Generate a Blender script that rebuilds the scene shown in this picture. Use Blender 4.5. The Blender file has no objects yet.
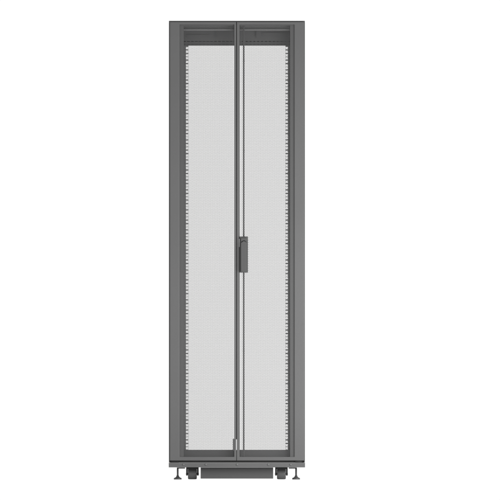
import bpy, bmesh, math, random
from mathutils import Vector
S = bpy.context.scene
C = S.collection
K = 0.004392                      # metres per measured unit (cabinet is 600 mm wide)
CX, FL = 236.9, 479.5             # cabinet centre line and floor level in measured units
X = lambda u: (u - CX) * K
Z = lambda v: (FL - v) * K

# ------------------------------------------------------------------ materials
def mat(name, col, rough=0.5, metal=0.0, spec=0.4, bump=0.0, scale=900.0, var=0.06):
    m = bpy.data.materials.new(name); m.use_nodes = True
    nt = m.node_tree; N = nt.nodes; L = nt.links
    b = N['Principled BSDF']
    b.inputs['Roughness'].default_value = rough
    b.inputs['Metallic'].default_value = metal
    b.inputs['Specular IOR Level'].default_value = spec
    tc = N.new('ShaderNodeTexCoord')
    n1 = N.new('ShaderNodeTexNoise'); n1.inputs['Scale'].default_value = scale; n1.inputs['Detail'].default_value = 2
    n2 = N.new('ShaderNodeTexNoise'); n2.inputs['Scale'].default_value = 3.0; n2.inputs['Detail'].default_value = 3
    L.new(tc.outputs['Object'], n1.inputs['Vector']); L.new(tc.outputs['Object'], n2.inputs['Vector'])
    mx = N.new('ShaderNodeMixRGB'); mx.inputs['Fac'].default_value = 0.5
    L.new(n1.outputs['Fac'], mx.inputs['Color1']); L.new(n2.outputs['Fac'], mx.inputs['Color2'])
    r = N.new('ShaderNodeValToRGB')
    r.color_ramp.elements[0].position = 0.3; r.color_ramp.elements[1].position = 0.7
    lo = [c * (1 - var) for c in col]; hi = [c * (1 + var) for c in col]
    r.color_ramp.elements[0].color = (*lo, 1); r.color_ramp.elements[1].color = (*hi, 1)
    L.new(mx.outputs['Color'], r.inputs['Fac']); L.new(r.outputs['Color'], b.inputs['Base Color'])
    if bump:
        bp = N.new('ShaderNodeBump'); bp.inputs['Strength'].default_value = bump
        bp.inputs['Distance'].default_value = 0.0002
        L.new(n1.outputs['Fac'], bp.inputs['Height']); L.new(bp.outputs['Normal'], b.inputs['Normal'])
    return m
COAT  = mat('grey_powder_coat', (0.150, 0.150, 0.150), 0.55, bump=0.25)
MESHM = mat('grey_perforated_steel', (0.112, 0.112, 0.112), 0.6)
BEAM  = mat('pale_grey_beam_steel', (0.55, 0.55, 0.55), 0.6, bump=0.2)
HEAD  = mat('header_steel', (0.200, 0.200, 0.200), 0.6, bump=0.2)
TAB   = mat('latch_steel_highlight', (0.50, 0.50, 0.50), 0.4)  # pale colour paints in the highlight left of the handle
KICK  = mat('grey_kick_plate_paint', (0.130, 0.130, 0.130), 0.6, bump=0.2)
INNER = mat('grey_frame_steel', (0.190, 0.190, 0.190), 0.6, bump=0.2)
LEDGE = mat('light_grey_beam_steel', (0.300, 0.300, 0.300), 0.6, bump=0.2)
EDGE  = mat('panel_paint_edge_shade', (0.110, 0.110, 0.110), 0.6)  # darker than the coat: shade along the outer edges put into the colour
LEVER = mat('grey_handle_plastic', (0.105, 0.105, 0.105), 0.5, bump=0.1)
DARK  = mat('dark_painted_steel', (0.045, 0.045, 0.045), 0.5)
WHEEL = mat('dark_grey_nylon', (0.190, 0.190, 0.190), 0.4)
BOLT  = mat('bare_zinc_steel', (0.20, 0.20, 0.20), 0.5, metal=0.3)
FOOT  = mat('dull_steel', (0.11, 0.11, 0.11), 0.4, metal=0.2)
FLOOR = mat('white_floor_paint', (0.88, 0.88, 0.88), 0.7, var=0.01)

# ------------------------------------------------------------------ helpers
def obj(name, bm, m, parent=None, smooth=False, bevel=0.0, seg=2):
    bmesh.ops.recalc_face_normals(bm, faces=bm.faces)
    me = bpy.data.meshes.new(name); bm.to_mesh(me); bm.free()
    o = bpy.data.objects.new(name, me); C.objects.link(o)
    me.materials.append(m)
    if parent: o.parent = parent
    if smooth:
        for p in me.polygons: p.use_smooth = True
    if bevel:
        md = o.modifiers.new('bevel', 'BEVEL'); md.width = bevel; md.segments = seg
        md.limit_method = 'ANGLE'; md.angle_limit = math.radians(40)
    return o
def box(bm, x0, x1, y0, y1, z0, z1):
    v = [bm.verts.new((x, y, z)) for x in (x0, x1) for y in (y0, y1) for z in (z0, z1)]
    for f in ((0,1,3,2),(4,6,7,5),(0,4,5,1),(2,3,7,6),(0,2,6,4),(1,5,7,3)):
        bm.faces.new([v[i] for i in f])
def ubox(bm, u0, u1, v0, v1, y0, y1):          # measured units in the front plane
    box(bm, X(u0), X(u1), y0, y1, Z(v1), Z(v0))
def ring(bm, o, i, y0, y1):                     # rectangular frame: o, i = (u0,u1,v0,v1)
    def rect(r, y): return [bm.verts.new(p) for p in ((X(r[0]),y,Z(r[3])),(X(r[1]),y,Z(r[3])),(X(r[1]),y,Z(r[2])),(X(r[0]),y,Z(r[2])))]
    a, b, c, d = rect(o, y0), rect(i, y0), rect(o, y1), rect(i, y1)
    for k in range(4):
        n = (k + 1) % 4
        bm.faces.new((a[k], a[n], b[n], b[k])); bm.faces.new((c[k], d[k], d[n], c[n]))
        bm.faces.new((a[k], c[k], c[n], a[n])); bm.faces.new((b[k], b[n], d[n], d[k]))
def prism(bm, pts, y0, y1):                     # polygon in x,z extruded in y
    f = [bm.verts.new((x, y0, z)) for x, z in pts]; g = [bm.verts.new((x, y1, z)) for x, z in pts]
    bm.faces.new(f); bm.faces.new(g[::-1])
    for k in range(len(pts)):
        n = (k + 1) % len(pts); bm.faces.new((f[k], g[k], g[n], f[n]))
def lathe(bm, prof, axis, c, n=32):             # prof (radius, along)
    rows = []
    for r, t in prof:
        row = []
        for k in range(n):
            a = 2 * math.pi * k / n; p, q = r * math.cos(a), r * math.sin(a)
            co = {'z': (p, q, t), 'x': (t, p, q), 'y': (p, t, q)}[axis]
            row.append(bm.verts.new((co[0]+c[0], co[1]+c[1], co[2]+c[2])))
        rows.append(row)
    for a, b in zip(rows, rows[1:]):
        for k in range(n):
            m = (k + 1) % n; bm.faces.new((a[k], a[m], b[m], b[k]))
    bm.faces.new(rows[0][::-1]); bm.faces.new(rows[-1])

# ------------------------------------------------------------------ cabinet root
cab = bpy.data.objects.new('server_cabinet', None); C.objects.link(cab)
cab['label'] = 'tall grey server rack cabinet with two narrow perforated doors, standing on casters and levelling feet'
cab['category'] = 'server cabinet'

YF = -0.55                       # front plane of the doors
YB = 0.55                        # back of the cabinet
# side panels, top, base
for s in (-1, 1):
    bm = bmesh.new()
    a, b = sorted((CX + s * 68.0, CX + s * 67.0))
    ubox(bm, a, b, 22.3, 462.6, YF + 0.026, YB - 0.02)
    obj('side_panel', bm, EDGE, cab, bevel=0.001)
bm = bmesh.new(); ubox(bm, 168.9, 304.9, 20.8, 22.3, YF + 0.012, YB); obj('top_panel', bm, EDGE, cab, bevel=0.0012)
# four corner posts of the frame and the beams joining them
bm = bmesh.new()
for y0, y1 in ((YF + 0.045, YF + 0.085), (YB - 0.07, YB - 0.03)):
    for a, b in ((169.8, 179.05), (294.75, 304.0)):
        ubox(bm, a, b, 21.8, 462.7, y0, y1)
ubox(bm, 178.8, 295.0, 449.9, 462.65, YF + 0.050, YF + 0.080)         # front bottom beam
ubox(bm, 179.1, 294.7, 449.9, 461.8, YB - 0.060, YB - 0.035)
obj('frame', bm, INNER, cab, bevel=0.0015)
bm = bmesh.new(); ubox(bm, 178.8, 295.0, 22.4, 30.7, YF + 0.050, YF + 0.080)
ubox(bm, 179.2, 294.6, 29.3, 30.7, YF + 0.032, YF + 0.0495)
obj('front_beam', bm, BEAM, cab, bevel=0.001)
# rear header beam with a row of slots; lighter ledge below it
YH = YF + 0.095
bm = bmesh.new()
ubox(bm, 179.2, 294.6, 24.0, 38.45, YH, YH + 0.02)
ubox(bm, 179.2, 294.6, 38.5, 40.9, YH, YH + 0.02)
ubox(bm, 179.2, 294.6, 42.0, 43.9, YH, YH + 0.02)
ubox(bm, 179.2, 294.6, 44.7, 45.75, YH, YH + 0.02)
for v0, v1 in ((40.8, 42.1), (43.8, 44.8)):
    u = 183.4
    ubox(bm, 179.3, 183.4, v0, v1, YH + 0.001, YH + 0.018)
    while u < 290:
        ubox(bm, u + 2.4, u + 3.876, v0, v1, YH + 0.001, YH + 0.018); u += 3.876
ubox(bm, 179.4, 294.4, 24.5, 45.7, YH + 0.022, YH + 0.025)           # backing sheet behind the slots
obj('header_beam', bm, HEAD, cab, bevel=0.0)
# cable brackets hanging under the roof, seen through the top of the mesh
for q in ((216.0, 216.6, 30.9, 38.2, YH - 0.012, YH - 0.0005), (256.3, 256.9, 30.9, 37.4, YH - 0.012, YH - 0.0005),
          (186.5, 209.6, 34.6, 37.2, YH - 0.004, YH - 0.0005), (262.0, 287.0, 32.5, 36.4, YH - 0.004, YH - 0.0005)):
    bm = bmesh.new(); ubox(bm, *q); obj('cable_bracket', bm, INNER, cab)
# vertical mounting rails with square cage-nut holes
def rail(s, yr):
    bm = bmesh.new()
    # outer web and flange up to the hole column
    def ub(d0, d1, v0, v1, y0, y1):            # d = distance from centre line, mirrored by s
        a, b = sorted((CX + s * d0, CX + s * d1)); ubox(bm, a, b, v0, v1, y0, y1)
    ub(50.9, 57.6, 45.6, 450.1, yr, yr + 0.002)
    ub(57.0, 57.6, 45.6, 450.1, yr + 0.002, yr + 0.045)
    ub(48.55, 48.75, 45.6, 450.1, yr, yr + 0.002)
    U = 10.0; v = 47.0; prev = 45.6; h = 2.4
    rows = []
    while v < 449:
        rows += [v, v + 0.357 * U, v + 0.714 * U]; v += U
    for r in rows:
        if r + h > 449.6: break
        ub(48.75, 50.9, prev, r, yr, yr + 0.002); prev = r + h
    ub(48.75, 50.9, prev, 450.1, yr, yr + 0.002)
    obj('mounting_rail', bm, LEDGE, cab)
for s in (-1, 1):
    for y in (YF + 0.10, 0.34): rail(s, y)
# base tray
bm = bmesh.new()
ubox(bm, 168.75, 305.05, 462.75, 467.4, YF - 0.002, YF + 0.030)
ubox(bm, 168.75, 172.6, 462.75, 467.3, YF + 0.031, YB); ubox(bm, 301.2, 305.05, 462.75, 467.3, YF + 0.031, YB)
ubox(bm, 172.7, 301.1, 462.75, 467.3, YB - 0.03, YB)
ubox(bm, 172.7, 301.1, 465.6, 466.1, YF + 0.031, YB - 0.031)
base = obj('base', bm, COAT, cab, bevel=0.0015)
for u in (183.4, 205.8, 237.1, 268.4, 290.6):
    bm = bmesh.new()
    lathe(bm, [(0.0052, 0), (0.0052, -0.001), (0.0038, -0.0022), (0.0012, -0.0026)], 'y', (X(u), YF - 0.002, Z(464.6)), 20)
    obj('screw', bm, BOLT, base, smooth=True)
# kick plate under the base
bm = bmesh.new(); ubox(bm, 200.6, 273.2, 467.5, 478.6, YF + 0.05, YF + 0.053)
ubox(bm, 200.6, 273.2, 478.1, 478.6, YF + 0.053, YF + 0.075)
ubox(bm, 200.6, 201.2, 467.5, 478.1, YF + 0.053, YF + 0.075); ubox(bm, 272.6, 273.2, 467.5, 478.1, YF + 0.053, YF + 0.075)
obj('kick_plate', bm, KICK, cab, bevel=0.0012)

# ------------------------------------------------------------------ doors
PX, PY = 1.3484, 2.3366            # lattice period across / down
def perforated(name, u_ref, v_ref, ulo, uhi, vlo, vhi, solid, parent, y):
    """sheet steel with real hexagonal holes"""
    t = 0.0008; hs = 0.785
    cw = PX / 2 * K; hh = PY / 3 * K
    outer = [(0,hh),(-cw,hh/2),(-cw,-hh/2),(0,-hh),(cw,-hh/2),(cw,hh/2)]
    V, F = [], []
    umin, umax, vmin, vmax = 1e9, -1e9, 1e9, -1e9
    i0 = math.ceil((ulo - u_ref) / (PX/2)); i1 = math.floor((uhi - u_ref) / (PX/2))
    for i in range(i0, i1 + 1):
        u = u_ref + i * PX / 2; off = 0 if i % 2 == 0 else PY / 2
        j0 = math.ceil((vlo - v_ref - off) / PY); j1 = math.floor((vhi - v_ref - off) / PY)
        for j in range(j0, j1 + 1):
            v = v_ref + off + j * PY
            umin, umax = min(umin, u), max(umax, u); vmin, vmax = min(vmin, v), max(vmax, v)
            x, z = X(u), Z(v); n = len(V)
            for sc, yy in ((1, y), (hs, y), (1, y + t), (hs, y + t)):
                V += [(x + a * sc, yy, z + b * sc) for a, b in outer]
            for k in range(6):
                m = (k + 1) % 6
                F.append((n+k, n+6+k, n+6+m, n+m)); F.append((n+12+k, n+12+m, n+18+m, n+18+k))
                F.append((n+6+k, n+18+k, n+18+m, n+6+m))
    me = bpy.data.meshes.new(name); me.from_pydata(V, [], F)
    # solid margins around the perforation
    bm = bmesh.new(); bm.from_mesh(me)
    r = PX / 2 * hs; q = PY / 3 * hs; y0, y1 = y + 0.0002, y + 0.001
    a, b, c, d = umin - r, umax + r, vmin - q, vmax + q
    if a > solid[0]: ubox(bm, solid[0], a, solid[2], solid[3], y0, y1)
    if b < solid[1]: ubox(bm, b, solid[1], solid[2], solid[3], y0, y1)
    ubox(bm, max(a, solid[0]), min(b, solid[1]), solid[2], c, y0, y1)
    ubox(bm, max(a, solid[0]), min(b, solid[1]), d, solid[3], y0, y1)
    bm.to_mesh(me); bm.free()
    me.materials.append(MESHM)
    o = bpy.data.objects.new(name, me); C.objects.link(o); o.parent = parent
    return o
def door(o, i, label):
    bm = bmesh.new(); ring(bm, o, i, YF, YF + 0.022)
    d = obj('door', bm, COAT, cab, bevel=0.0022, seg=3)
    d['label'] = label
    return d
dl = door((169.75, 236.25, 22.0, 460.6), (179.5, 234.2, 24.5, 456.8), 'perforated left door without a handle')
dr = door((236.82, 304.1, 22.0, 460.6), (239.5, 294.3, 24.5, 456.8), 'perforated right door with the swing handle')
S_L = (179.3, 234.4, 24.3, 457.0); S_R = (239.3, 294.5, 24.3, 457.0)
perforated('perforated_panel', 190.47, 48.5, 184.0, 234.0, 25.3, 456.3, S_L, dl, YF + 0.006)
perforated('perforated_panel', 254.48, 48.5, 240.0, 290.2, 25.3, 456.3, S_R, dr, YF + 0.006)
# overlap strip closing the seam, ends above the floor latch
bm = bmesh.new(); ubox(bm, 235.3, 237.9, 22.3, 439.4, YF + 0.0235, YF + 0.027); obj('seam_strip', bm, INNER, dl)
bm = bmesh.new(); ubox(bm, 232.8, 234.15, 438.7, 450.5, YF + 0.0025, YF + 0.0058); obj('latch_bracket', bm, COAT, dl, bevel=0.001)
# latch rod behind the right door mesh
bm = bmesh.new()
lathe(bm, [(0.0034, Z(458)), (0.0034, Z(25))], 'z', (X(243.75), YF + 0.018, 0), 16)
rod = obj('latch_rod', bm, INNER, dr, smooth=False)
for v in (60, 150, 350, 440):
    bm = bmesh.new(); ubox(bm, 242.9, 244.6, v, v + 1.6, YF + 0.0105, YF + 0.0145); ubox(bm, 242.9, 244.6, v, v + 1.6, YF + 0.0215, YF + 0.024)
    obj('rod_guide', bm, INNER, rod)
# swing handle
def rr(u0, u1, v0, v1, r, n=5):
    pts = []
    for cu, cv, a0 in ((u1-r, v1-r, 0), (u0+r, v1-r, 90), (u0+r, v0+r, 180), (u1-r, v0+r, 270)):
        for k in range(n + 1):
            a = math.radians(a0 + 90 * k / n); pts.append((X(cu + r * math.cos(a)), Z(cv + r * math.sin(a))))
    return pts
bm = bmesh.new()
prism(bm, rr(239.75, 248.0, 236.5, 272.7, 0.5), YF - 0.007, YF + 0.0055)
handle = obj('handle', bm, LEVER, dr, bevel=0.0018, seg=3)
bm = bmesh.new()
pts = [(X(240.8), Z(272.0)), (X(246.6), Z(272.0)), (X(246.6), Z(242.6))]
for k in range(9):
    t = 1 - k / 4.0
    pts.append((X(243.8 + 2.3 * t), Z(240.9 + 1.5 * abs(t) ** 1.3)))
pts.append((X(240.8), Z(242.6)))
prism(bm, pts, YF - 0.019, YF - 0.0080)
obj('lever', bm, LEVER, handle, bevel=0.0022, seg=3)
bm = bmesh.new()
pts = [(X(246.7), Z(241.7)), (X(246.7), Z(238.0)), (X(240.9), Z(238.0)), (X(240.9), Z(241.7))]
for k in range(9):
    t = -1 + k / 4.0
    pts.append((X(243.8 + 2.3 * t), Z(240.1 + 1.5 * abs(t) ** 1.3)))
prism(bm, pts, YF - 0.015, YF - 0.0080)
obj('cover_cap', bm, LEVER, handle, bevel=0.0012)
bm = bmesh.new(); ubox(bm, 238.9, 239.6, 238.8, 247.0, YF - 0.004, YF - 0.0004)
obj('latch_tab', bm, TAB, handle, bevel=0.0006)

# ------------------------------------------------------------------ casters and feet
def caster(u, y):
    r = 0.0240; zc = r + 0.0008
    e = bpy.data.objects.new('caster', None); C.objects.link(e); e.parent = cab; e.location = (X(u), y, 0)
    bm = bmesh.new(); w = 4.45 * K
    lathe(bm, [(r*0.35, -w), (r*0.80, -w*0.995), (r*0.93, -w*0.95), (r*0.985, -w*0.80), (r, -w*0.45), (r, w*0.45),
               (r*0.985, w*0.80), (r*0.93, w*0.95), (r*0.80, w*0.995), (r*0.35, w)], 'x', (0, 0, zc), 40)
    obj('wheel', bm, WHEEL, e, smooth=True)
    bm = bmesh.new(); top = Z(467.5)
    for s in (-1, 1):
        x0, x1 = sorted((s * 4.6 * K, s * 6.3 * K))
        box(bm, x0, x1, -0.016, 0.016, Z(475.6), Z(469.1))
    box(bm, -6.3 * K, 6.3 * K, -0.026, 0.026, Z(469.1), Z(467.4))
    box(bm, -4.5 * K, 4.5 * K, 0.026, 0.028, Z(474), Z(469.1))
    box(bm, -4.4 * K, 4.4 * K, -0.0285, -0.0262, Z(469.9), Z(467.8))
    obj('fork', bm, DARK, e, bevel=0.0012)
    bm = bmesh.new(); lathe(bm, [(0.004, -6.45 * K), (0.004, 6.45 * K)], 'x', (0, 0, zc), 16); obj('axle', bm, FOOT, e)
def foot(u, y, s):
    e = bpy.data.objects.new('levelling_foot', None); C.objects.link(e); e.parent = cab; e.location = (X(u), y, 0)
    bm = bmesh.new()
    lathe(bm, [(0.0165, 0.0), (0.0175, 0.003), (0.0165, 0.0068), (0.0105, 0.0090), (0.0068, 0.0125), (0.0048, 0.018)], 'z', (0,0,0), 32)
    obj('pad', bm, FOOT, e, smooth=True)
    bm = bmesh.new()
    prof = [(0.0040, 0.014)]; z = 0.018
    while z < Z(468.8): prof += [(0.0038, z), (0.0042, z + 0.001)]; z += 0.002
    prof.append((0.0040, Z(468.6)))
    lathe(bm, prof, 'z', (0,0,0), 20); obj('threaded_stem', bm, FOOT, e)
    bm = bmesh.new(); a, b = sorted((s * -0.8 * K, s * 7.4 * K)); box(bm, a, b, -0.02, 0.02, Z(468.6), Z(467.5))
    obj('mounting_plate', bm, DARK, e)
for y in (YF + 0.10, YB - 0.10):
    caster(192.4, y); caster(281.4, y)
for y in (YF + 0.06, YB - 0.06):
    foot(177.7, y, 1); foot(296.1, y, -1)

# ------------------------------------------------------------------ floor
bm = bmesh.new()
vs = [bm.verts.new((6 * math.cos(a), 6 * math.sin(a), -0.0002)) for a in [2*math.pi*k/96 for k in range(96)]]
bm.faces.new(vs)
fl = obj('floor', bm, FLOOR); fl['kind'] = 'structure'

# ------------------------------------------------------------------ studio light
w = bpy.data.worlds.new('World'); S.world = w; w.use_nodes = True
nt = w.node_tree; N = nt.nodes; L = nt.links; bg = N['Background']
tc = N.new('ShaderNodeTexCoord'); sp = N.new('ShaderNodeSeparateXYZ'); rp = N.new('ShaderNodeValToRGB')
L.new(tc.outputs['Generated'], sp.inputs[0])
mr = N.new('ShaderNodeMapRange'); mr.inputs['From Min'].default_value = -1; mr.inputs['From Max'].default_value = 1
L.new(sp.outputs['Y'], mr.inputs['Value']); L.new(mr.outputs['Result'], rp.inputs['Fac'])
e = rp.color_ramp.elements
e[0].position = 0.0; e[0].color = (0.62, 0.62, 0.62, 1)
e[1].position = 0.74; e[1].color = (1, 1, 1, 1)
x = rp.color_ramp.elements.new(0.50); x.color = (0.35, 0.35, 0.35, 1)
x = rp.color_ramp.elements.new(0.64); x.color = (0.45, 0.45, 0.45, 1)
L.new(rp.outputs['Color'], bg.inputs['Color']); bg.inputs['Strength'].default_value = 1.03
def area(name, loc, target, size, power):
    l = bpy.data.lights.new(name, 'AREA'); l.shape = 'RECTANGLE'; l.size = size[0]; l.size_y = size[1]; l.energy = power
    o = bpy.data.objects.new(name, l); C.objects.link(o); o.location = loc
    o.rotation_euler = (Vector(target) - Vector(loc)).to_track_quat('-Z', 'Y').to_euler()
area('softbox', (1.3, -2.0, 0.72), (0.1, -0.55, 0.75), (1.5, 1.1), 31.5)

# ------------------------------------------------------------------ camera
cam = bpy.data.cameras.new('camera'); co = bpy.data.objects.new('camera', cam); C.objects.link(co)
cam.type = 'ORTHO'; cam.ortho_scale = 500 * K; cam.clip_end = 100
co.location = (X(250), -6, Z(250)); co.rotation_euler = (math.radians(90), 0, 0)
S.camera = co
S.view_settings.view_transform = 'Standard'; S.view_settings.look = 'None'
S.cycles.filter_width = 1.6
S.view_settings.exposure = 0; S.view_settings.gamma = 1
